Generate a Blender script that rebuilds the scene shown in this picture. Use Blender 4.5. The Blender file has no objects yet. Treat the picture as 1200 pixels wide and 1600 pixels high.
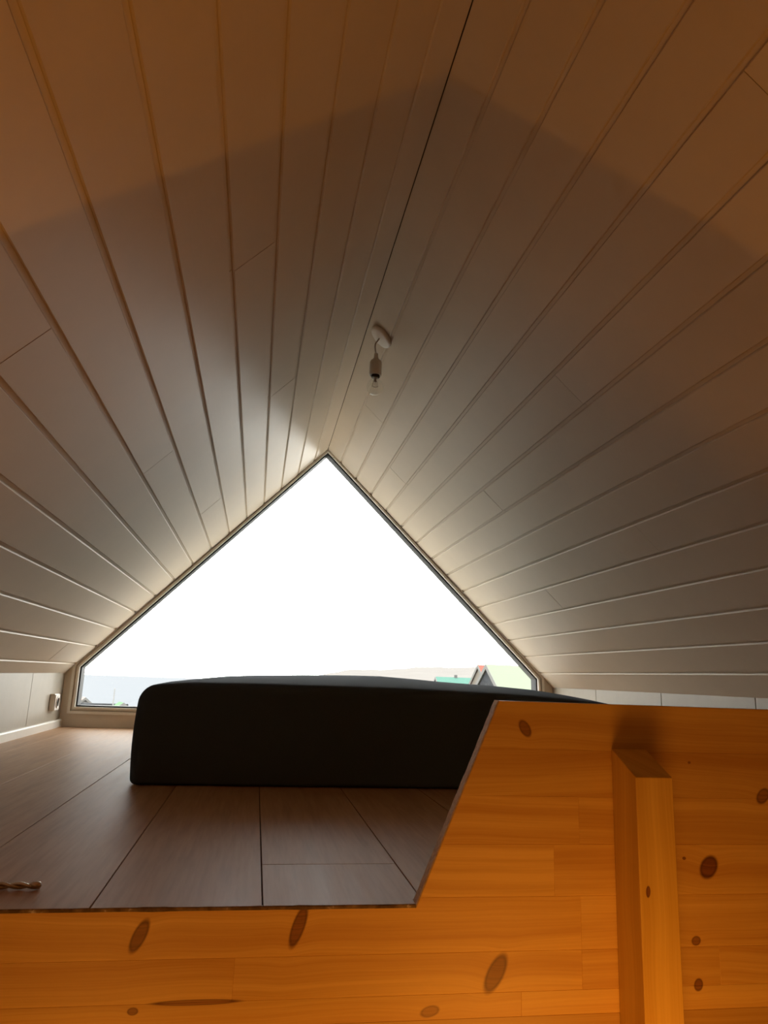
import bpy, bmesh, math, random
from mathutils import Vector, Matrix
random.seed(7)
S = bpy.context.scene
C = S.collection
PI = math.pi

# ---------------------------------------------------------------- camera, sky, sun, exposure
EYE = Vector((0, 0, .27))
cam = bpy.data.objects.new('camera', bpy.data.cameras.new('camera'))
C.objects.link(cam)
cam.data.sensor_fit = 'VERTICAL'
cam.data.sensor_height = 36
cam.data.sensor_width = 27
cam.data.lens = 1127.7 / 1600 * 36
cam.data.clip_start = .02
cam.data.clip_end = 8000
rx = Vector((.98467227, -.17052609, .03662469))
ux = Vector((-.07331452, -.21414073, .9740476))
fx = Vector((.15825769, .96179283, .22336048))
cam.matrix_world = Matrix(((rx.x, ux.x, -fx.x, EYE.x), (rx.y, ux.y, -fx.y, EYE.y), (rx.z, ux.z, -fx.z, EYE.z), (0, 0, 0, 1)))
S.camera = cam

W = bpy.data.worlds.new('overcast_sky')
S.world = W
W.use_nodes = True
bg = W.node_tree.nodes['Background']
bg.inputs['Color'].default_value = (1, .985, .955, 1)
bg.inputs['Strength'].default_value = 6.6

def lamp(name, kind, loc, energy, color, **kw):
    d = bpy.data.lights.new(name, kind)
    d.energy = energy
    d.color = color
    for k, v in kw.items():
        setattr(d, k, v)
    o = bpy.data.objects.new(name, d)
    C.objects.link(o)
    o.location = loc
    return o

# hazy low sun in front, a little to the right
sun = lamp('hazy_sun', 'SUN', (8, 30, 6), 0.6, (1, .96, .9), angle=math.radians(9))
saz, sel = math.radians(20), math.radians(6)
sdir = Vector((-math.sin(saz) * math.cos(sel), -math.cos(saz) * math.cos(sel), -math.sin(sel)))
sun.rotation_euler = sdir.to_track_quat('-Z', 'Y').to_euler()
# warm lamps of the room below the loft
WARM = (1, .40, .05)
lamp('stair_lamp', 'POINT', (.35, -.26, -1.6), 26, WARM, shadow_soft_size=.014)
lamp('landing_lamp', 'POINT', (.41, .60, -.27), 4.0, WARM, shadow_soft_size=.10)
lamp('landing_lamp', 'POINT', (-.20, .52, -.24), 1.5, WARM, shadow_soft_size=.05)

S.view_settings.view_transform = 'Standard'
S.view_settings.look = 'None'
S.view_settings.gamma = 1
S.view_settings.use_curve_mapping = False
S.view_settings.exposure = 0
S.cycles.max_bounces = 10
S.cycles.diffuse_bounces = 6

# ---------------------------------------------------------------- helpers
def tag(o, label=None, cat=None, group=None, kind=None):
    if label: o['label'] = label
    if cat: o['category'] = cat
    if group: o['group'] = group
    if kind: o['kind'] = kind
    return o

def link(name, me, mat, parent=None, smooth=False):
    if mat and not me.materials:
        me.materials.append(mat)
    if smooth:
        for p in me.polygons: p.use_smooth = True
    o = bpy.data.objects.new(name, me)
    C.objects.link(o)
    if parent: o.parent = parent
    return o

def mesh(name, verts, faces):
    me = bpy.data.meshes.new(name)
    me.from_pydata([tuple(v) for v in verts], [], faces)
    bm = bmesh.new(); bm.from_mesh(me)
    bmesh.ops.recalc_face_normals(bm, faces=bm.faces)
    bm.to_mesh(me); bm.free()
    return me

def empty(name, loc=(0, 0, 0)):
    o = bpy.data.objects.new(name, None)
    o.empty_display_size = .05
    C.objects.link(o)
    o.location = loc
    return o

def prism(poly, axis, a, b):
    """poly of 2D points extruded along axis from a to b -> verts, faces"""
    def p3(p, t):
        if axis == 'y': return (p[0], t, p[1])
        if axis == 'z': return (p[0], p[1], t)
        return (t, p[0], p[1])
    n = len(poly)
    v = [p3(p, a) for p in poly] + [p3(p, b) for p in poly]
    f = [tuple(range(n))[::-1], tuple(range(n, 2 * n))]
    f += [(i, (i + 1) % n, n + (i + 1) % n, n + i) for i in range(n)]
    return v, f

def prism_obj(name, poly, axis, a, b, mat, parent=None, bevel=0, seg=1):
    v, f = prism(poly, axis, a, b)
    me = mesh(name, v, f)
    if bevel:
        bm = bmesh.new(); bm.from_mesh(me)
        bmesh.ops.bevel(bm, geom=list(bm.edges), offset=bevel, segments=seg, affect='EDGES', profile=.5)
        bm.to_mesh(me); bm.free()
    return link(name, me, mat, parent)

def box_obj(name, lo, hi, mat, parent=None, bevel=0, seg=1):
    return prism_obj(name, [(lo[0], lo[1]), (hi[0], lo[1]), (hi[0], hi[1]), (lo[0], hi[1])], 'z', lo[2], hi[2], mat, parent, bevel, seg)

def ring_obj(name, outer, inner, y0, y1, mat, parent=None):
    n = len(outer)
    v = [(p[0], y, p[1]) for y in (y0, y1) for ring in (outer, inner) for p in ring]
    f = []
    for i in range(n):
        j = (i + 1) % n
        f += [(i, j, n + j, n + i), (2 * n + i, 3 * n + i, 3 * n + j, 2 * n + j),
              (i, 2 * n + i, 2 * n + j, j), (n + i, n + j, 3 * n + j, 3 * n + i)]
    return link(name, mesh(name, v, f), mat, parent)

def offset(poly, d):
    """offset a counter-clockwise polygon outward by d"""
    n = len(poly); out = []
    for i in range(n):
        a, b, c = Vector(poly[i - 1]), Vector(poly[i]), Vector(poly[(i + 1) % n])
        e1, e2 = (b - a).normalized(), (c - b).normalized()
        n1, n2 = Vector((e1.y, -e1.x)), Vector((e2.y, -e2.x))
        m = (n1 + n2).normalized()
        out.append(tuple(b + m * (d / m.dot(n1))))
    return out

def lathe_mesh(name, prof, n=24):
    v, f = [], []
    for r, z in prof:
        v += [(r * math.cos(2 * PI * k / n), r * math.sin(2 * PI * k / n), z) for k in range(n)]
    for i in range(len(prof) - 1):
        for k in range(n):
            f.append((i * n + k, i * n + (k + 1) % n, (i + 1) * n + (k + 1) % n, (i + 1) * n + k))
    f.append(tuple(range(n))); f.append(tuple(range((len(prof) - 1) * n, len(prof) * n)))
    return mesh(name, v, f)

def tube_mesh(name, paths, n=8):
    """paths: list of (points, radius or list of radii)"""
    v, f = [], []
    for pts, rad in paths:
        pts = [Vector(p) for p in pts]
        base = len(v)
        ref = Vector((0, 0, 1))
        for i, p in enumerate(pts):
            t = (pts[min(i + 1, len(pts) - 1)] - pts[max(i - 1, 0)]).normalized()
            a = t.cross(ref)
            if a.length < 1e-3: a = t.cross(Vector((1, 0, 0)))
            a.normalize(); b = a.cross(t)
            ref = b
            r = rad[i] if isinstance(rad, (list, tuple)) else rad
            v += [p + (a * math.cos(2 * PI * k / n) + b * math.sin(2 * PI * k / n)) * r for k in range(n)]
        m = len(pts)
        for i in range(m - 1):
            for k in range(n):
                f.append((base + i * n + k, base + i * n + (k + 1) % n, base + (i + 1) * n + (k + 1) % n, base + (i + 1) * n + k))
        f.append(tuple(base + k for k in range(n))); f.append(tuple(base + (m - 1) * n + k for k in range(n)))
    return mesh(name, v, f)

# ---------------------------------------------------------------- materials
class NT:
    def __init__(s, name):
        s.m = bpy.data.materials.new(name)
        s.m.use_nodes = True
        s.t = s.m.node_tree
        s.n = s.t.nodes
        s.bsdf = s.n['Principled BSDF']
        s.out = s.n['Material Output']
    def add(s, typ, **kw):
        nd = s.n.new(typ)
        for k, v in kw.items():
            if k.startswith('i_'):
                key = k[2:]
                key = int(key) if key.isdigit() else key.replace('_', ' ')
                s.put(nd.inputs[key], v)
            else:
                setattr(nd, k, v)
        return nd
    def put(s, sock, v):
        if isinstance(v, bpy.types.NodeSocket): s.t.links.new(v, sock)
        elif isinstance(v, bpy.types.Node): s.t.links.new(v.outputs[0], sock)
        else: sock.default_value = v
    def math(s, op, a, b=0.0, c=None, clamp=False):
        nd = s.add('ShaderNodeMath', operation=op, use_clamp=clamp)
        s.put(nd.inputs[0], a); s.put(nd.inputs[1], b)
        if c is not None: s.put(nd.inputs[2], c)
        return nd.outputs[0]
    def ramp(s, fac, stops):
        nd = s.add('ShaderNodeValToRGB')
        s.put(nd.inputs[0], fac)
        e = nd.color_ramp.elements
        while len(e) < len(stops): e.new(.5)
        for k, (p, c) in enumerate(stops):
            e[k].position = p; e[k].color = (*c, 1) if len(c) == 3 else c
        return nd.outputs[0]
    def mix(s, fac, a, b, mode='MIX'):
        nd = s.add('ShaderNodeMix', data_type='RGBA', blend_type=mode)
        s.put(nd.inputs[0], fac)
        for sock, v in ((nd.inputs[6], a), (nd.inputs[7], b)):
            s.put(sock, (*v, 1) if isinstance(v, tuple) and len(v) == 3 else v)
        return nd.outputs[2]
    def noise(s, vec, scale=5, detail=3, rough=.5):
        nd = s.add('ShaderNodeTexNoise')
        s.put(nd.inputs['Vector'], vec)
        nd.inputs['Scale'].default_value = scale
        nd.inputs['Detail'].default_value = detail
        nd.inputs['Roughness'].default_value = rough
        return nd.outputs[0]
    def mapping(s, scale=(1, 1, 1), rnd=0, coord='Object'):
        tc = s.add('ShaderNodeTexCoord')
        mp = s.add('ShaderNodeMapping')
        s.t.links.new(tc.outputs[coord], mp.inputs[0])
        mp.inputs['Scale'].default_value = scale
        if rnd:
            oi = s.add('ShaderNodeObjectInfo')
            cb = s.add('ShaderNodeCombineXYZ')
            for k in range(3):
                s.put(cb.inputs[k], s.math('MULTIPLY', oi.outputs['Random'], rnd * (1 + .37 * k)))
            s.t.links.new(cb.outputs[0], mp.inputs['Location'])
        return mp.outputs[0]
    def rand(s):
        return s.add('ShaderNodeObjectInfo').outputs['Random']
    def bump(s, h, strength=.2, dist=.002):
        nd = s.add('ShaderNodeBump')
        nd.inputs['Strength'].default_value = strength
        nd.inputs['Distance'].default_value = dist
        s.put(nd.inputs['Height'], h)
        s.put(s.bsdf.inputs['Normal'], nd.outputs[0])
    def set(s, color=None, rough=None, metal=None, spec=None):
        b = s.bsdf.inputs
        if color is not None: s.put(b['Base Color'], (*color, 1) if isinstance(color, tuple) and len(color) == 3 else color)
        if rough is not None: s.put(b['Roughness'], rough)
        if metal is not None: s.put(b['Metallic'], metal)
        if spec is not None: s.put(b['Specular IOR Level'], spec)
        return s.m

def paint(name, col, rough=.5, var=.06, bump=.08, spec=.4, grain=None):
    t = NT(name)
    n = t.noise(t.mapping(grain or (8, 8, 8), rnd=20), 3, 4, .6)
    lo = tuple(c * (1 - var) for c in col); hi = tuple(min(1, c * (1 + var * .5)) for c in col)
    t.set(t.ramp(n, [(.3, lo), (.7, hi)]), rough, 0, spec)
    if bump: t.bump(n, bump, .002)
    return t.m

CEIL = (.64, .535, .41)
def ceiling_mat():
    t = NT('ceiling_paint')
    g = t.noise(t.mapping((60, 2.2, 60), rnd=30), 1.6, 4, .6)
    d = t.noise(t.mapping((3, 3, 3), rnd=30), 2.0, 5, .65)
    base = t.ramp(d, [(.25, tuple(c * .93 for c in CEIL)), (.7, CEIL)])
    r = t.rand()
    base = t.mix(1.0, base, t.ramp(r, [(0, (.955, .95, .94)), (1, (1, 1, 1))]), 'MULTIPLY')
    t.set(base, t.math('ADD', .44, t.math('MULTIPLY', d, .16)), 0, .4)
    t.bump(t.math('ADD', t.math('MULTIPLY', g, .5), d), .12, .003)
    return t.m
M = {}
M['ceil'] = ceiling_mat()
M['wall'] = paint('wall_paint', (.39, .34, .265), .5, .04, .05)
M['trim'] = paint('white_trim_paint', (.86, .82, .74), .35, .03, .03)
M['gable'] = paint('gable_paint', (.74, .655, .54), .45, .04, .05)
M['dark'] = paint('dark_gap', (.10, .075, .055), .9, .1, 0)
M['gasket'] = paint('black_rubber', (.012, .012, .014), .6, .1, 0)
M['lower'] = paint('lower_room_paint', (.26, .20, .14), .6, .05, 0)

def laminate():
    t = NT('laminate')
    v = t.mapping((26, 1.6, 26), rnd=40)
    n1 = t.noise(v, 2.2, 5, .62)
    n2 = t.noise(t.mapping((90, 5, 90), rnd=40), 2.0, 3, .5)
    k = t.math('ADD', t.math('MULTIPLY', n1, .7), t.math('MULTIPLY', n2, .3))
    col = t.ramp(k, [(.32, (.34, .20, .11)), (.52, (.43, .265, .155)), (.7, (.49, .315, .19))])
    t.set(col, t.math('ADD', .42, t.math('MULTIPLY', n1, .18)), 0, .22)
    t.bump(n2, .06, .001)
    return t.m
M['laminate'] = laminate()
def chipped():
    t = NT('chipped_core')
    n = t.noise(t.mapping((28, 28, 28)), 1.5, 4, .6)
    t.set(t.ramp(n, [(.42, (.12, .075, .045)), (.60, (.26, .18, .11)), (.68, (.75, .70, .62))]), .8)
    t.bump(n, .6, .004)
    return t.m
M['core'] = chipped()

def pine(name, axis, knots=(), light=(.73, .47, .16), dark=(.54, .29, .08)):
    """axis: 'x' grain runs along X on a face in XZ; 'z' grain runs up. knots: (x, z, half length, half width, angle, darkness)"""
    t = NT(name)
    tc = t.add('ShaderNodeTexCoord')
    sp = t.add('ShaderNodeSeparateXYZ'); t.put(sp.inputs[0], tc.outputs['Object'])
    X, Y, Z = sp.outputs
    mask = None; halo = None; core = None
    for kx, kz, a, b, ang, dk in knots:
        dx, dz = t.math('SUBTRACT', X, kx), t.math('SUBTRACT', Z, kz)
        ca, sa = math.cos(ang), math.sin(ang)
        u = t.math('ADD', t.math('MULTIPLY', dx, ca / a), t.math('MULTIPLY', dz, sa / a))
        w = t.math('ADD', t.math('MULTIPLY', dx, -sa / b), t.math('MULTIPLY', dz, ca / b))
        r = t.math('SQRT', t.math('ADD', t.math('MULTIPLY', u, u), t.math('MULTIPLY', w, w)))
        m = t.math('MULTIPLY', t.math('MULTIPLY_ADD', r, -3.2, 3.7, True), dk)          # 1 inside, soft rim
        h = t.math('POWER', 2.718, t.math('MULTIPLY', t.math('MULTIPLY', r, r), -.22))
        h = t.math('MULTIPLY', h, min(a, b) * .55)
        rim = t.math('MULTIPLY', t.math('POWER', 2.718, t.math('MULTIPLY', t.math('POWER', t.math('SUBTRACT', r, .86), 2.0), -60.0)), dk * .5)
        core = rim if core is None else t.math('MAXIMUM', core, rim)
        mask = m if mask is None else t.math('MAXIMUM', mask, m)
        halo = h if halo is None else t.math('ADD', halo, h)
    rnd = t.rand()
    lon, lat = (X, Z) if axis == 'x' else (Z, X)
    lat = t.math('ADD', lat, t.math('MULTIPLY', Y, .7))
    wob = t.noise(t.mapping((2, 2, 2), rnd=11), 1.6, 2, .5)
    lat = t.math('ADD', lat, t.math('MULTIPLY', wob, .03))
    if halo is not None: lat = t.math('ADD', lat, halo)
    cb = t.add('ShaderNodeCombineXYZ')
    t.put(cb.inputs[0], t.math('MULTIPLY', lon, .9)); t.put(cb.inputs[1], t.math('MULTIPLY', lat, 46)); t.put(cb.inputs[2], t.math('MULTIPLY', rnd, 37))
    g1 = t.noise(cb.outputs[0], 1.0, 2, .5)
    cb2 = t.add('ShaderNodeCombineXYZ')
    t.put(cb2.inputs[0], t.math('MULTIPLY', lon, 5)); t.put(cb2.inputs[1], t.math('MULTIPLY', lat, 420)); t.put(cb2.inputs[2], t.math('MULTIPLY', rnd, 91))
    g2 = t.noise(cb2.outputs[0], 1.0, 3, .6)
    k = t.math('ADD', t.math('MULTIPLY', g1, .68), t.math('MULTIPLY', g2, .32))
    mid = tuple((a + b) / 2 for a, b in zip(light, dark))
    col = t.ramp(k, [(.34, dark), (.50, mid), (.62, light)])
    col = t.mix(1.0, col, t.ramp(rnd, [(0, (.95, .93, .91)), (1, (1, 1, 1))]), 'MULTIPLY')
    col = t.mix(1.0, col, t.add('ShaderNodeObjectInfo').outputs['Color'], 'MULTIPLY')
    if mask is not None:
        kn = t.ramp(g2, [(.3, (.13, .045, .015)), (.7, (.27, .10, .03))])
        col = t.mix(mask, col, kn)
        col = t.mix(core, col, (.06, .02, .008))
    t.set(col, t.math('ADD', .42, t.math('MULTIPLY', g2, .1)), 0, .35)
    t.bump(g2, .10, .0006)
    return t.m

# ---------------------------------------------------------------- room shell
RIDGE = (.284, 1.416)
XL, ZL = -.864, .235
XR, ZR = 1.50, .25
YG = 3.60            # gable wall face
YE = .951            # loft edge
YB = -1.6            # end of the stairwell behind
ZF = -2.25           # floor of the room below

def basis(side):
    e = Vector((XR - RIDGE[0], 0, ZR - RIDGE[1])) if side > 0 else Vector((XL - RIDGE[0], 0, ZL - RIDGE[1]))
    L = e.length
    e.normalize()
    n = Vector((e.z, 0, -e.x)) if side > 0 else Vector((-e.z, 0, e.x))      # into the room
    return e, n, L

# ceiling: two backing slabs in one mesh with the planks as its parts
v, f = [], []
for side in (-1, 1):
    e, n, L = basis(side)
    b = len(v)
    R0 = Vector((RIDGE[0], 0, RIDGE[1]))
    for y in (YB - .05, YG + .12):
        for s_, d_ in ((-.0, -.0145), (L + .03, -.0145), (L + .03, -.06), (-.0, -.075)):
            p = R0 + e * s_ + n * d_
            if s_ == 0: p = Vector((RIDGE[0], 0, RIDGE[1] + (.021 if d_ > -.02 else .09)))
            v.append((p.x, y, p.z))
    f += [(b, b + 1, b + 2, b + 3), (b + 4, b + 7, b + 6, b + 5)] + [(b + i, b + (i + 1) % 4, b + 4 + (i + 1) % 4, b + 4 + i) for i in range(4)]
ceiling = link('ceiling', mesh('ceiling', v, f), M['dark'])
tag(ceiling, 'pitched ceiling of long beige painted planks meeting at a ridge', kind='structure')

PITCH = .1143
FIRST = .100
def plank_mesh(width, y0, y1, first, last):
    """local x runs down the slope, z into the room"""
    c = .0022
    w = width
    prof = [(.0004, -.014), (.0004, -.0032), (.0004 + c, 0)]
    if last: prof += [(w - c, 0), (w, -c), (w, -.014)]
    else: prof += [(w - .0105, 0), (w - .0105 + c * .8, -.0030), (w - .0105 + c * .8, -.0056), (w, -.0056), (w, -.014)]
    if first: prof[0] = (-.0095, -.014); prof[1] = (.0006, -.0008); prof[2] = (.0018, 0)
    if first: prof[0] = (.012, -.014)
    return prof
# butt joints (row counted from the ridge) : Y
JL = {0: [.7], 1: [.3], 2: [2.605], 3: [2.14], 4: [1.29], 5: [.2], 6: [2.82], 7: [1.95], 8: [1.082], 9: [.4], 10: [2.60], 11: [.8], 12: [.5], 13: [3.10], 14: []}
JR = {0: [.4], 1: [2.74], 2: [.1], 3: [3.06], 4: [.747], 5: [1.604], 6: [2.46], 7: [3.31], 8: [.3], 9: [1.84], 10: [2.70], 11: [.6], 12: [1.1], 13: [.75], 14: []}
for side, JJ in ((-1, JL), (1, JR)):
    e, n, L = basis(side)
    yv = Vector((0, 1, 0))
    s0 = 0
    for row in range(15):
        w = FIRST if row == 0 else PITCH
        last = False
        if s0 + w > L - .012:
            w = L - s0; last = True
        prof = plank_mesh(w, 0, 0, row == 0, last)
        cuts = [YB] + sorted(JJ.get(row, [])) + [YG]
        for a, bq in zip(cuts[:-1], cuts[1:]):
            lift = random.uniform(-.0006, .0004)
            a2 = a + (.0007 if a != YB else 0); b2 = bq - (.0007 if bq != YG else 0)
            ly = (b2 - a2)
            vv, ff = prism([(p[0], p[1]) for p in prof], 'y', 0, ly)
            o = link('ceiling_plank', mesh('ceiling_plank', vv, ff), M['ceil'], ceiling)
            org = Vector((RIDGE[0], a2, RIDGE[1])) + e * s0 + n * lift
            o.matrix_local = Matrix(((e.x, 0, n.x, org.x), (e.y, 1, n.y, org.y), (e.z, 0, n.z, org.z), (0, 0, 0, 1)))
        s0 += w
        if last: break

# knee walls: a backing sheet with tall panels
def side_wall(name, x, sgn, ztop, seams, label):
    w = box_obj(name, (min(x + sgn * .012, x + sgn * .08), YB, ZF), (max(x + sgn * .012, x + sgn * .08), YG + .12, ztop + .02), M['dark'])
    tag(w, label, kind='structure')
    cuts = [YB] + seams + [YG]
    for a, b in zip(cuts[:-1], cuts[1:]):
        box_obj('wall_panel', (min(x, x + sgn * .012), a + .0012, -.012), (max(x, x + sgn * .012), b - .0012, ztop + .004), M['wall'], w, .0012)
    box_obj('lower_panel', (min(x, x + sgn * .012), YB, ZF), (max(x, x + sgn * .012), YG, -.013), M['lower'], w)
    return w
side_wall('wall_left', XL, -1, ZL, [-.7, .9 - .40, 1.04, 1.57, 2.10, 2.63, 3.107], 'low cream knee wall of panels on the socket side')
side_wall('wall_right', XR, 1, ZR, [-1.1, -.57, -.05, .45, .98, 1.51, 2.04, 2.57, 3.11], 'low cream knee wall of panels behind the pine guard panel')

# window
GL = [(-.795, .095), (1.419, .095), (1.413, .288), (.285, 1.392), (-.795, .264)]
k = 3.622 / 3.615
GL = [((x) * k, .27 + (z - .27) * k) for x, z in GL]
CAS = offset(GL, .036)
room = [(XL - .03, -.0), (XR + .03, -.0), (XR + .03, ZR - .01), (RIDGE[0], RIDGE[1] + .06), (XL - .03, ZL - .01)]
gable = ring_obj('wall_gable', [(XL - .05, -.03), (XR + .05, -.03), (XR + .05, ZR + .06), (RIDGE[0], RIDGE[1] + .07), (XL - .05, ZL + .06)], CAS, YG + .001, YG + .12, M['gable'])
tag(gable, 'cream gable end wall around the big window', kind='structure')
win = ring_obj('window_1', CAS, offset(GL, .024), YG - .010, YG + .11, M['trim'])
tag(win, 'large gable window following the roof slopes', kind='structure')
ring_obj('window_frame', offset(GL, .0235), offset(GL, .016), YG + .004, YG + .10, M['gable'], win)
ring_obj('window_sash', offset(GL, .0155), offset(GL, .0062), YG - .006, YG + .09, M['trim'], win)
ring_obj('gasket', offset(GL, .006), offset(GL, -.0005), YG + .012, YG + .08, M['gasket'], win)
def glass_mat():
    t = NT('window_glass')
    tr = t.add('ShaderNodeBsdfTransparent'); tr.inputs[0].default_value = (.97, .985, .98, 1)
    gl = t.add('ShaderNodeBsdfGlossy'); gl.inputs['Roughness'].default_value = .02
    lw = t.add('ShaderNodeLayerWeight'); fr = t.math('MULTIPLY_ADD', t.math('POWER', lw.outputs['Facing'], 5), .9, .035)
    mx = t.add('ShaderNodeMixShader')
    t.put(mx.inputs[0], fr); t.put(mx.inputs[1], tr.outputs[0]); t.put(mx.inputs[2], gl.outputs[0])
    t.t.links.new(mx.outputs[0], t.out.inputs[0])
    return t.m
M['glass'] = glass_mat()
prism_obj('pane', offset(GL, .003), 'y', YG + .022, YG + .028, M['glass'], win)

# loft floor: slab with laminate planks
slab = box_obj('floor', (XL - .01, YE + .019, -.20), (XR + .01, YG + .002, -.0042), M['dark'])
tag(slab, 'loft floor of brown oak laminate planks', kind='structure')
PX = [XL] + [-.752, -.556, -.360, -.168, .028, .226, .422, .618, .814, 1.010, 1.206, 1.402] + [XR]
PJ = {-.556: [1.10], -.360: [2.45], -.168: [3.05], .028: [1.145, 2.44], .226: [2.1], .422: [1.5], .618: [2.6], .814: [1.3], XL: [1.55]}
for a, b in zip(PX[:-1], PX[1:]):
    front = YE if b <= .23 else YE + .0195
    cuts = [front] + PJ.get(a, []) + [YG]
    for c, d in zip(cuts[:-1], cuts[1:]):
        g = .0009
        x0, x1, y0, y1 = a + (.0002 if a < -.5 else g), b - (.0002 if b < -.5 else g), c + (g if c != front else 0), d - (g if d != YG else 0)
        poly = [(x0, y0), (x1, y0), (x1, y1), (x0, y1)]
        if abs(b - .226) < 1e-6 and c == front:
            poly = [(x0, y0), (.2145, y0), (.2145, YE + .0195), (x1, YE + .0195), (x1, y1), (x0, y1)]
        prism_obj('floor_plank', poly, 'z', -.0038, 0, M['laminate'], slab, .00025)
# worn raw edge of the planks above the pine board
v, f = [], []
N = 90
for i in range(N + 1):
    x = XL + (.2145 - XL) * i / N
    h = .0006 + .0008 * random.random()
    dpt = .0012 + .0016 * random.random()
    if abs(x + .098) < .022 or abs(x - .078) < .016: h += .0016; dpt += .002
    v += [(x, YE - .0004, -.0044), (x, YE - dpt, -.0038), (x, YE - dpt * .6, -.0012), (x, YE - .0004, -.0005 + h * .4)]
for i in range(N):
    for q in range(3):
        f.append((4 * i + q, 4 * i + q + 1, 4 * i + q + 5, 4 * i + q + 4))
    f.append((4 * i + 3, 4 * i, 4 * i + 4, 4 * i + 7))
f += [(0, 1, 2, 3), (4 * N, 4 * N + 3, 4 * N + 2, 4 * N + 1)]
link('worn_edge', mesh('worn_edge', v, f), M['core'], slab)

# baseboards
for nm, x0, x1, lb in (('baseboard_left', XL, XL + .014, 'white baseboard below the socket wall'), ('baseboard_right', XR - .014, XR, 'white baseboard along the far knee wall')):
    q = .004
    prof = [(x0, .0), (x1, .0), (x1, .028), (x1 - q if x0 == XL else x1, .033), (x0 if x0 == XL else x0 + q, .033), (x0, .028)]
    o = prism_obj(nm, prof, 'y', YE + .02, YG - .0005, M['trim'])
    tag(o, lb, kind='structure')

# ---------------------------------------------------------------- stairwell and room below (out of the picture, closes the room; the board is added for its shadow)
pw = box_obj('wall_under_loft', (XL, YE + .02, ZF), (XR, YE + .08, -.36), M['lower']); tag(pw, 'wall under the loft', kind='structure')
wf = prism_obj('wall_back', [(XL - .05, ZF), (XR + .05, ZF), (XR + .05, ZR), (RIDGE[0], RIDGE[1] + .05), (XL - .05, ZL)], 'y', YB - .08, YB - .001, M['lower'])
tag(wf, 'wall behind the stairwell', kind='structure')
fl = box_obj('floor_lower', (XL - .05, YB - .05, ZF - .06), (XR + .05, YE + .1, ZF), M['lower']); tag(fl, 'floor of the room below', kind='structure')
bm_ = box_obj('added_shadow_board', (XL + .0005, .485, -.66), (XR - .0005, .503, .0), M['lower'], None, .002); tag(bm_, 'added unseen board across the stairwell that cuts the warm light', kind='structure')  # added out of view to cut the stair lamp's light into a straight edge

# ---------------------------------------------------------------- pine guard panel along the loft edge
KN = [(-.110, -.030, .019, .0075, 1.15, .85), (.072, -.023, .024, .0075, 1.25, .9), (.317, -.079, .024, .0105, 1.05, .8),
      (.357, .211, .012, .007, -1.0, .8), (.612, .040, .0155, .0115, .9, 1.0), (.588, -.048, .0065, .0055, .3, .8),
      (.588, -.099, .0075, .006, 1.2, .9), (-.109, -.107, .006, .004, 0, .8), (-.040, -.100, .05, .003, 0, .8), (.577, .051, .0025, .002, 0, .9),
      (.592, .172, .0022, .0016, 0, .8), (.235, -.118, .012, .006, .2, .6), (.70, .13, .012, .008, .8, .8), (-.2, -.16, .012, .008, .8, .8), (1.1, .05, .015, .01, .8, .8)]
M['pine'] = pine('pine_glued_board', 'x', KN)
panel = empty('guard_panel', (.3, YE, 0))
tag(panel, 'orange pine guard panel with slanted cut-out along the loft edge', 'panel')
top = .2455
cut = [(.2150, -.0042), (.3215, top)]       # slanted left edge of the raised part
def cutx(z): return cut[0][0] + (cut[1][0] - cut[0][0]) * (z - cut[0][1]) / (cut[1][1] - cut[0][1])
seams = [top] + [.185, .1265, .068, .007, -.055, -.100, -.127, -.19, -.25, -.345]
joints = {1: [.93], 2: [.43, 1.1], 3: [.395, .9], 4: [.43], 5: [.0, .43, .62], 6: [.35, .9], 7: [-.3, .5], 8: [.2], 9: [-.1, .8]}
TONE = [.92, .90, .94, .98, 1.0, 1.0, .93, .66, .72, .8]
def add_board(poly, tone):
    me = mesh('board', *prism(poly, 'y', YE, YE + .018))
    bm = bmesh.new(); bm.from_mesh(me)
    bmesh.ops.bevel(bm, geom=[e for e in bm.edges if abs(e.verts[0].co.y - YE) < 1e-5 and abs(e.verts[1].co.y - YE) < 1e-5], offset=.00035, segments=1, affect='EDGES')
    bm.to_mesh(me); bm.free()
    o = link('board', me, M['pine'], panel)
    o.color = tone
    o.matrix_parent_inverse = Matrix.Translation(-Vector((.3, YE, 0)))
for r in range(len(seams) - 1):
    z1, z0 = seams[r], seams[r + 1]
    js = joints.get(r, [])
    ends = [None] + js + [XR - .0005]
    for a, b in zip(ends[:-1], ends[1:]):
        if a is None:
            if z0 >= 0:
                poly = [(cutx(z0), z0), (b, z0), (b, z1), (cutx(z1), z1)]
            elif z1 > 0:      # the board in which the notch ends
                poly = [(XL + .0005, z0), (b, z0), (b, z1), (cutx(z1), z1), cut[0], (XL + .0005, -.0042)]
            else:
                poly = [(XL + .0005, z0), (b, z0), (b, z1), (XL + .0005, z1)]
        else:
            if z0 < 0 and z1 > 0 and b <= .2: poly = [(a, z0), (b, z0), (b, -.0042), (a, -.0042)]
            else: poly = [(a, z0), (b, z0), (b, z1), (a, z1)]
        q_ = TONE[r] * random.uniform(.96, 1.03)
        add_board(poly, (q_, q_ ** 1.15, q_ ** 1.4, 1))
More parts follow.
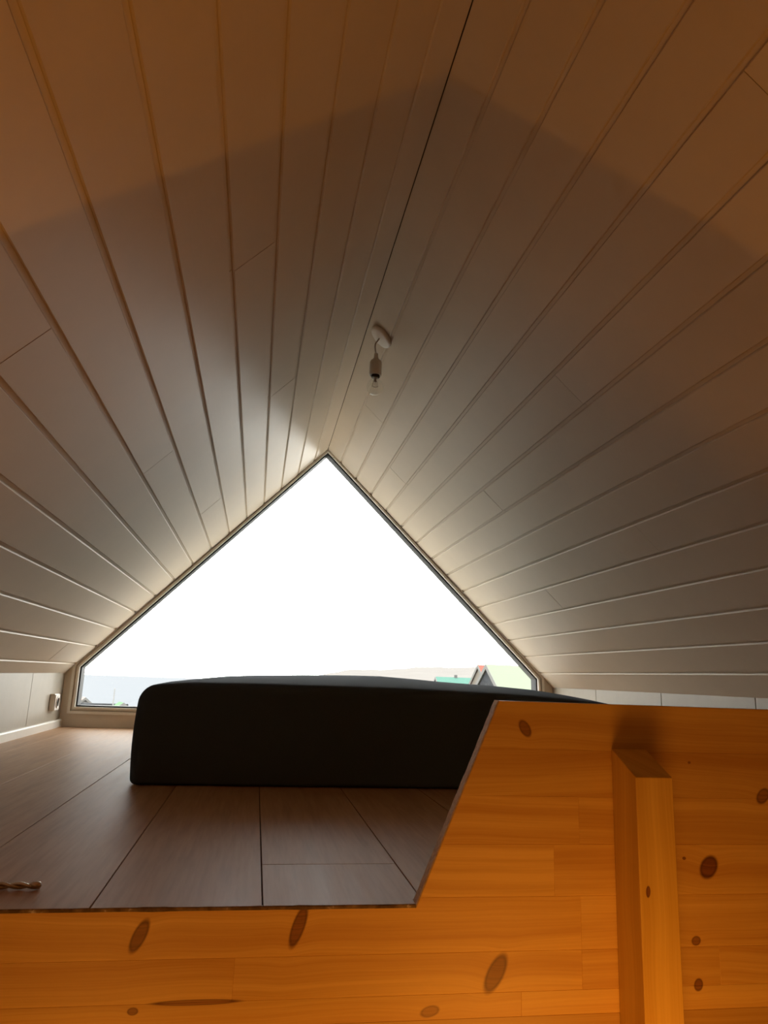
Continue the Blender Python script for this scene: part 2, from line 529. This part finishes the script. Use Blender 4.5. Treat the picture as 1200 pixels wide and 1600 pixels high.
# rough sawn band along the slanted edge
d = (Vector(cut[1]) - Vector(cut[0])).normalized(); nn = Vector((-d.y, d.x))
a_, b_ = Vector(cut[0]), Vector(cut[1])
v, f = [], []
N = 40
for i in range(N + 1):
    p = a_.lerp(b_, i / N)
    q = p + nn * (.0011 + .0007 * random.random())
    v += [(p.x, YE - .0003, p.y), (q.x, YE + .0006, q.y), (q.x, YE + .0175, q.y), (p.x, YE + .018, p.y)]
for i in range(N):
    for j in range(3): f.append((4 * i + j, 4 * i + j + 1, 4 * i + j + 5, 4 * i + j + 4))
f += [(0, 1, 2, 3), (4 * N, 4 * N + 3, 4 * N + 2, 4 * N + 1)]
o = link('sawn_edge', mesh('sawn_edge', v, f), paint('sawn_wood', (.55, .42, .30), .8, .3, .5, grain=(60, 60, 60)), panel)
o['label'] = 'pale rough sawn edge of the cut-out'
o.matrix_parent_inverse = Matrix.Translation(-Vector((.3, YE, 0)))

# post screwed to the panel, top cut at a slant
M['post'] = pine('pine_post', 'z', [(.489, .028, .0065, .0028, 1.5, 1.0)], (.74, .49, .13), (.58, .34, .07))
prof = [(YE - .0005, ZF), (YE - .0005, .188), (YE - .063, .160), (YE - .063, ZF)]
post = prism_obj('newel_post', prof, 'x', .4785, .5285, M['post'], None, .0008)
tag(post, 'square pine post with slanted top standing in front of the guard panel', 'post')

# ---------------------------------------------------------------- mattress
def mattress():
    x0, x1, y0, y1 = -.279, .990, 1.871, 3.583
    def lerp(x, pts):
        for (a, za), (b, zb) in zip(pts[:-1], pts[1:]):
            if x <= b: return za + (zb - za) * max(0, (x - a)) / (b - a)
        return pts[-1][1]
    def top(x):
        return lerp(x, [(-.279, .228), (-.25, .232), (-.17, .240), (0, .243), (.3, .244), (.6, .240), (.73, .236), (.85, .230), (.93, .223), (.99, .218)])
    def crest(x):
        return lerp(x, [(-.279, .231), (-.2, .2415), (-.11, .2525), (0, .2595), (.19, .2677), (.38, .2735), (.48, .269), (.58, .263), (.74, .257), (.86, .250), (.93, .241), (.99, .232)])
    # cross-section loop, counter-clockwise seen from the front, parametrised as fractions
    NX = 48
    loop = []
    rb, rt = .014, .040
    for i in range(7):
        t = PI + (PI / 2) * i / 6
        loop.append((x0 + rb + rb * math.cos(t), rb + rb * math.sin(t)))
    for i in range(1, NX): loop.append((x0 + rb + (x1 - x0 - 2 * rb) * i / NX, 0))
    for i in range(7):
        t = -PI / 2 + (PI / 2) * i / 6
        loop.append((x1 - rb + rb * math.cos(t), rb + rb * math.sin(t)))
    for i in range(1, 10): loop.append((x1 + .004 * math.sin(PI * i / 10), rb + (.222 - rt - rb) * i / 10))
    for i in range(9):
        t = (PI / 2) * i / 8
        x = x1 - rt + rt * math.cos(t)
        loop.append((x, top(x) - rt + rt * math.sin(t)))
    for i in range(1, NX):
        x = x1 - rt - (x1 - x0 - 2 * rt) * i / NX
        loop.append((x, top(x)))
    for i in range(9):
        t = PI / 2 + (PI / 2) * i / 8
        x = x0 + rt + rt * math.cos(t)
        loop.append((x, top(x) - rt + rt * math.sin(t)))
    for i in range(1, 10): loop.append((x0 - .004 * math.sin(PI * i / 10), .232 - rt - (.232 - rt - rb) * i / 10))
    n = len(loop)
    cx, cz = (x0 + x1) / 2, .12
    R = .030
    v, f = [], []
    # front: inset rings -> rounded front edge
    ins = []
    for i in range(8):
        t = (PI / 2) * i / 7
        ins.append((y0 + R * (1 - math.sin(t)), R * (1 - math.cos(t))))
    ins = ins[::-1]                                  # from the face outwards
    seq = ins + [(y0 + R + (y1 - y0 - 2 * R) * i / 26, 0) for i in range(1, 26)] + [(y1 - (y - y0), q) for y, q in ins[::-1]]
    for y, q in seq:
        bl = min(1, max(0, (y - y0 - .01) / .42)); bl = math.sin(PI / 2 * bl) * (1 if y < 3 else max(0, (y1 - y) / (y1 - 3)))
        for x, z in loop:
            wx = (x - cx) / ((x1 - x0) / 2); wz = (z - cz) / .12
            # the lower edge is hardly rounded towards the front
            qz = q * (1.0 if wz > 0 else .35)
            xx = x - max(-1, min(1, wx * 1.0)) ** 3 * q
            zz = z - (max(-1, min(1, wz)) ** 3) * qz
            if wz > .6: zz += bl * max(0, crest(x) - top(x)) * min(1, (wz - .6) / .25)
            v.append((xx, y, max(0.0005, zz)))
    m = len(seq)
    for i in range(m - 1):
        for k_ in range(n):
            f.append((i * n + k_, i * n + (k_ + 1) % n, (i + 1) * n + (k_ + 1) % n, (i + 1) * n + k_))
    f.append(tuple(range(n))); f.append(tuple(range((m - 1) * n, m * n)))
    return mesh('mattress', v, f)
def fabric(name, col, rough=.95):
    t = NT(name)
    n = t.noise(t.mapping((1, 1, 1)), 420, 2, .6)
    d = t.noise(t.mapping((1, 1, 1)), 5, 3, .5)
    c = t.mix(t.math('MULTIPLY', n, .5), tuple(q * .75 for q in col), tuple(q * 1.4 for q in col))
    t.set(c, rough, 0, .08)
    t.put(t.bsdf.inputs['Sheen Weight'], .01)
    t.bump(t.math('ADD', t.math('MULTIPLY', n, .25), d), .25, .006)
    return t.m
mat_ = link('mattress', mattress(), fabric('charcoal_fabric', (.066, .092, .125)), None, True)
tag(mat_, 'thick charcoal fabric mattress lying on the floor below the window', 'mattress')

# ---------------------------------------------------------------- bare bulb hanging from the ceiling
e, n, L = basis(1)
rose_c = Vector((RIDGE[0], 2.175, RIDGE[1])) + e * .064
lampo = empty('pendant_lamp', rose_c)
tag(lampo, 'bare clear bulb in a white holder hanging from the plank ceiling near the ridge', 'lamp')
M['white_plastic'] = paint('white_plastic', (.74, .69, .62), .35, .02, 0)
M['grey_plastic'] = paint('holder_plastic', (.66, .63, .58), .4, .03, 0)
q = Vector((0, 0, 1)).rotation_difference(n).to_matrix().to_4x4()
rose = link('ceiling_rose', lathe_mesh('ceiling_rose', [(.0425, .0004), (.0425, .009), (.041, .0115), (.034, .0132), (.012, .0142), (.006, .0150)], 32), M['white_plastic'], lampo, True)
rose.matrix_local = q
hang = Vector((.3115, 2.175, 0))
def W2L(p): return Vector(p) - rose_c
c0 = rose_c + n * .014
cp = [c0, c0 + Vector((-.004, 0, -.006)), c0 + Vector((-.016, 0, -.016)), Vector((.3075, 2.175, 1.330)), Vector((.3095, 2.175, 1.315)), Vector((.3118, 2.175, 1.300))]
cp[1] = c0.lerp(cp[3], .25) + n * .004
cp[2] = c0.lerp(cp[3], .65) + Vector((-.003, 0, .002))
def smooth(pts, k=5):
    out = []
    for i in range(len(pts) - 1):
        p0, p1, p2, p3 = pts[max(i - 1, 0)], pts[i], pts[i + 1], pts[min(i + 2, len(pts) - 1)]
        for j in range(k):
            t = j / k
            out.append(.5 * ((2 * p1) + (p2 - p0) * t + (2 * p0 - 5 * p1 + 4 * p2 - p3) * t * t + (3 * p1 - p0 - 3 * p2 + p3) * t ** 3))
    return out + [pts[-1]]
link('cord', tube_mesh('cord', [([W2L(p) for p in smooth(cp)], .0026)], 10), M['grey_plastic'], lampo, True)
hx = W2L((.3120, 2.175, 1.229))
sock = link('socket', lathe_mesh('socket', [(.004, .078), (.0062, .077), (.0075, .062), (.0085, .058), (.0165, .052), (.0195, .046), (.0200, .030), (.0200, .004), (.0192, 0), (.0150, 0), (.0150, .004)], 28), M['grey_plastic'], lampo, True)
sock.location = hx
cap_m = NT('lamp_cap_metal'); cap_m.set((.07, .055, .04), .4, 1)
zb = W2L((.3130, 2.175, 1.229))
prof = [(.0135, .002), (.0137, -.004), (.0128, -.005), (.0137, -.006)]
cap = link('bulb_cap', lathe_mesh('bulb_cap', [(.0125, .003), (.0138, 0), (.0128, -.0015), (.0138, -.003), (.0128, -.0045), (.0138, -.006), (.0125, -.008)], 24), cap_m.m, lampo, True)
cap.location = zb
def bulb_glass():
    t = NT('bulb_glass')
    tr = t.add('ShaderNodeBsdfTransparent'); tr.inputs[0].default_value = (.985, .985, .97, 1)
    gl = t.add('ShaderNodeBsdfGlossy'); gl.inputs['Roughness'].default_value = .03
    lw_ = t.add('ShaderNodeLayerWeight'); lw = t.math('MULTIPLY_ADD', t.math('POWER', lw_.outputs['Facing'], 4), .5, .07)
    mx = t.add('ShaderNodeMixShader')
    t.put(mx.inputs[0], lw); t.put(mx.inputs[1], tr.outputs[0]); t.put(mx.inputs[2], gl.outputs[0])
    t.t.links.new(mx.outputs[0], t.out.inputs[0])
    return t.m
R = .0275
prof = [(.0122, -.004), (.0128, -.012), (.0160, -.020)]
zc = -.0405
prof += [(R * math.cos(t), zc + R * math.sin(t)) for t in [math.radians(a) for a in (42, 30, 18, 6, -6, -18, -30, -42, -54, -66, -78, -86)]]
bulb = link('bulb', lathe_mesh('bulb', prof, 32), bulb_glass(), lampo, True)
bulb.location = zb
fil_m = NT('filament_wire'); fil_m.set((.30, .26, .2), .35, 1)
stem_m = NT('bulb_stem_glass'); stem_m.set((.55, .52, .46), .1, 0)
fil = [([(-.005, 0, -.020), (-.010, 0, -.037)], .0005), ([(.005, 0, -.020), (.010, 0, -.037)], .0005),
       ([(0, 0, -.022), (-.002, 0, -.035)], .0004), ([(0, 0, -.022), (.003, 0, -.036)], .0004),
       ([(-.010 + .020 * i / 40, .0012 * math.cos(i * 1.6), -.037 - .004 * math.sin(PI * i / 40) + .0012 * math.sin(i * 1.6)) for i in range(41)], .0005)]
link('filament', tube_mesh('filament', fil, 6), fil_m.m, bulb)
link('stem', lathe_mesh('stem', [(.0075, -.004), (.0055, -.009), (.0035, -.014), (.0042, -.019), (.0058, -.0215), (.0018, -.0235)], 16), stem_m.m, bulb, True)

# ---------------------------------------------------------------- socket on the left wall
out = empty('wall_socket', (XL, 3.435, .113))
tag(out, 'white surface-mounted power socket on the low cream wall', 'socket')
def loc(o, p): o.location = p; return o
body = box_obj('housing', (0, -.038, -.036), (.020, .038, .036), M['white_plastic'], out, .003, 2)
face = prism_obj('face_plate', [(-.035, -.033), (.035, -.033), (.035, .033), (-.035, .033)], 'x', .0201, .0235, M['white_plastic'], out, .0015, 2)
insert = lathe_mesh('socket_well', [(.0245, 0), (.0245, .003), (.0225, .0042), (.0205, .0035), (.0195, -.0), (.0, -.0)], 28)
well = link('socket_well', insert, M['white_plastic'], out, True)
well.matrix_local = Matrix.Translation((.0236, 0, 0)) @ Matrix.Rotation(PI / 2, 4, 'Y')
hole_m = M['gasket']
for dy in (-.0095, .0095):
    h = link('pin_hole', lathe_mesh('pin_hole', [(.0026, 0), (.0026, .0008)], 12), hole_m, well)
    h.location = (0, dy, .0005)

# ---------------------------------------------------------------- twisted wire at the floor edge
st = NT('steel'); st.set((.52, .46, .40), .25, 1)
pts1, pts2 = [], []
for i in range(61):
    t = i / 60; x = -.42 + .172 * t
    a = t * 2 * PI * 4.2
    rr = .0021
    pts1.append((x, 1.027 + rr * math.cos(a), .0047 + rr * math.sin(a)))
    pts2.append((x, 1.027 - rr * math.cos(a), .0047 - rr * math.sin(a)))
wire = link('twisted_wire', tube_mesh('twisted_wire', [(pts1, .0023), (pts2, .0023)], 8), st.m, None, True)
tag(wire, 'short twisted steel wire lying on the laminate at the loft edge', 'wire')
end = link('wire_end', lathe_mesh('wire_end', [(.0015, -.006), (.0042, -.0045), (.0047, 0), (.0042, .0045), (.0015, .006)], 12), st.m, wire, True)
end.matrix_local = Matrix.Translation((-.2475, 1.027, .0048)) @ Matrix.Rotation(PI / 2, 4, 'Y')

# ---------------------------------------------------------------- outside
ZG = -3.4
def polar(az, r, z): a = math.radians(az); return (r * math.sin(a), r * math.cos(a), z)
def grid(name, az0, az1, rs, hf, na, mat):
    v, f = [], []
    for i in range(na + 1):
        az = az0 + (az1 - az0) * i / na
        for r in rs: v.append(polar(az, r, hf(az, r)))
    m = len(rs)
    for i in range(na):
        for j in range(m - 1): f.append((i * m + j, i * m + j + 1, (i + 1) * m + j + 1, (i + 1) * m + j))
    return link(name, mesh(name, v, f), mat, None, True)
M['ground'] = paint('dark_heath', (.075, .078, .06), .95, .3, .1, grain=(.2, .2, .2))
bounce_roof = box_obj('added_bounce_roof', (-1.6, 3.74, -.46), (2.3, 5.0, -.36), paint('pale_bounce_surface', (.74, .71, .66), .8, .05, .05)); tag(bounce_roof, 'added unseen pale slab under the window bouncing daylight to the ceiling', kind='structure')  # unseen slab added to bounce daylight up to the ceiling by the window
M['hill'] = paint('haze_tinted_hill', (0.1620, 0.1522, 0.1443), 1, .08, 0, .0, grain=(.02, .02, .02))  # haze is mixed into this pale hill colour, no mist is modelled
M['sea'] = paint('grey_sea', (0.1464, 0.1548, 0.1673), 1, .05, 0, 0, grain=(.05, .3, .05))
added_bounce_ground = grid('added_bounce_ground', -75, 75, [3.75, 6, 9], lambda a, r: ZG + .03, 30, paint('pale_bounce_gravel', (.30, .285, .26), .95, .12, .2, grain=(4, 4, 4))); tag(added_bounce_ground, 'added unseen pale gravel below the window bouncing daylight to the ceiling', kind='structure')  # pale ground added out of sight; it brightens the ceiling near the window
g = grid('ground', -60, 70, [4.2, 20, 40, 66, 140, 420], lambda a, r: ZG - (3.5 if r > 130 and a < 4 else 0), 30, M['ground']); tag(g, 'grassy ground outside the window', kind='structure')
s_ = grid('sea', -60, 20, [66.5, 67, 100, 150, 200, 330], lambda a, r: ZG + (.25 if r > 66.8 else -.1), 20, M['sea']); tag(s_, 'pale grey sea beyond the shore', kind='structure')
def hh(a, r):
    prof = max(0, min(1, (a - 3) / 22)) ** .7 * 1.5 + .05 * math.sin(a * 1.1) + .03 * math.sin(a * 3.7)
    top = .27 + 700 * math.tan(math.radians(max(-.3, prof)))
    t = max(0, min(1, (r - 300) / 400)); t = t * t * (3 - 2 * t) * max(0, min(1, (a - 1) / 6))
    return ZG - .3 + (top - ZG) * t
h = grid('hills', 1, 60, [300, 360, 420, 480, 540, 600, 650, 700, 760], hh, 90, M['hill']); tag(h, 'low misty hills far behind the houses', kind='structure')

def house(name, base_az, r, rot, wid, lng, eave, ridge, cols, label, over=.25, chim=None):
    """gable faces local -Y; ridge along local Y"""
    x, y, _ = polar(base_az, r, 0)
    root = empty(name, (x, y, ZG)); root.rotation_euler.z = rot
    wall, gablem, roof, board = cols
    w = wid / 2
    prism_obj('wall', [(-w, 0), (w, 0), (w, eave), (-w, eave)], 'y', 0, lng, wall, root)
    for yy in (0.0, lng - .12):
        prism_obj('gable', [(-w, eave), (w, eave), (0, ridge)], 'y', yy, yy + .12, gablem, root)
    sl = (ridge - eave) / w
    for sx in (-1, 1):
        o_ = over * .6
        prism_obj('roof_slope', [(0, ridge + .04), (sx * (w + o_), eave - sl * o_ + .04), (sx * (w + o_), eave - sl * o_ + .14), (0, ridge + .14)], 'y', -over, lng + over, roof, root)
        prism_obj('barge_board', [(0, ridge + .15), (sx * (w + o_), eave - sl * o_ + .15), (sx * (w + o_), eave - sl * o_ - .05), (0, ridge - .05)], 'y', -over - .03, -over, board, root)
    if chim:
        cx, cy, cz, cw = chim
        box_obj('chimney', (cx - cw, cy - cw, eave), (cx + cw, cy + cw, cz), paint('chimney_grey', (.09, .085, .085), .9), root)
    tag(root, label, 'house')
    return root
pt = paint  # house colours below have the outdoor haze mixed in
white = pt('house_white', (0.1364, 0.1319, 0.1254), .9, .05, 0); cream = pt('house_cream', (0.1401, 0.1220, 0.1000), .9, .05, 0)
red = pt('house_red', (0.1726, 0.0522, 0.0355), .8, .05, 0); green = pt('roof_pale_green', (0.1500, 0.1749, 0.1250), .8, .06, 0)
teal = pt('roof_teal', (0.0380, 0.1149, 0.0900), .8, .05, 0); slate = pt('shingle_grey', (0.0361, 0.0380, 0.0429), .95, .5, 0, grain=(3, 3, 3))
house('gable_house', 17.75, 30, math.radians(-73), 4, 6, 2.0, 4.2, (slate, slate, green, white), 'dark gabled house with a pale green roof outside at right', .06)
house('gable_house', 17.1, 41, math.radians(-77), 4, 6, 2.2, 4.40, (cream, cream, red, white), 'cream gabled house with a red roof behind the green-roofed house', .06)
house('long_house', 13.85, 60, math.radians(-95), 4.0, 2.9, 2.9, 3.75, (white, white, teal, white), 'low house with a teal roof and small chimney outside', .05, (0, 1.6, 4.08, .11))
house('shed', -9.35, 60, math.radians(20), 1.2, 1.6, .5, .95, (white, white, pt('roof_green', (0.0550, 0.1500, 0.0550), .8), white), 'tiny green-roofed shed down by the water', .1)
prism_obj_ = prism_obj('stone_wall', [polar(-12.6, 62, 0)[:2], polar(-9.0, 62, 0)[:2], polar(-9.0, 62.5, 0)[:2], polar(-12.6, 62.5, 0)[:2]], 'z', ZG, ZG + .90, slate, None, .04)
tag(prism_obj_, 'low dark stone wall along the shore outside at left', 'wall')
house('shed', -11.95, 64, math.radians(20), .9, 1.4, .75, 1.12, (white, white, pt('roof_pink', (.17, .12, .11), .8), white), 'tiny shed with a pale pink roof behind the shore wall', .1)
pm = NT('mast_grey'); pm.set((.2, .2, .2), .6)
mx, my, _ = polar(-10.05, 60, 0)
mast = link('mast', lathe_mesh('mast', [(.06, 0), (.055, 1.0), (.045, 2.1), (.02, 2.15)], 8), pm.m); mast.location = (mx, my, ZG)
tag(mast, 'thin grey mast standing by the water', 'mast')
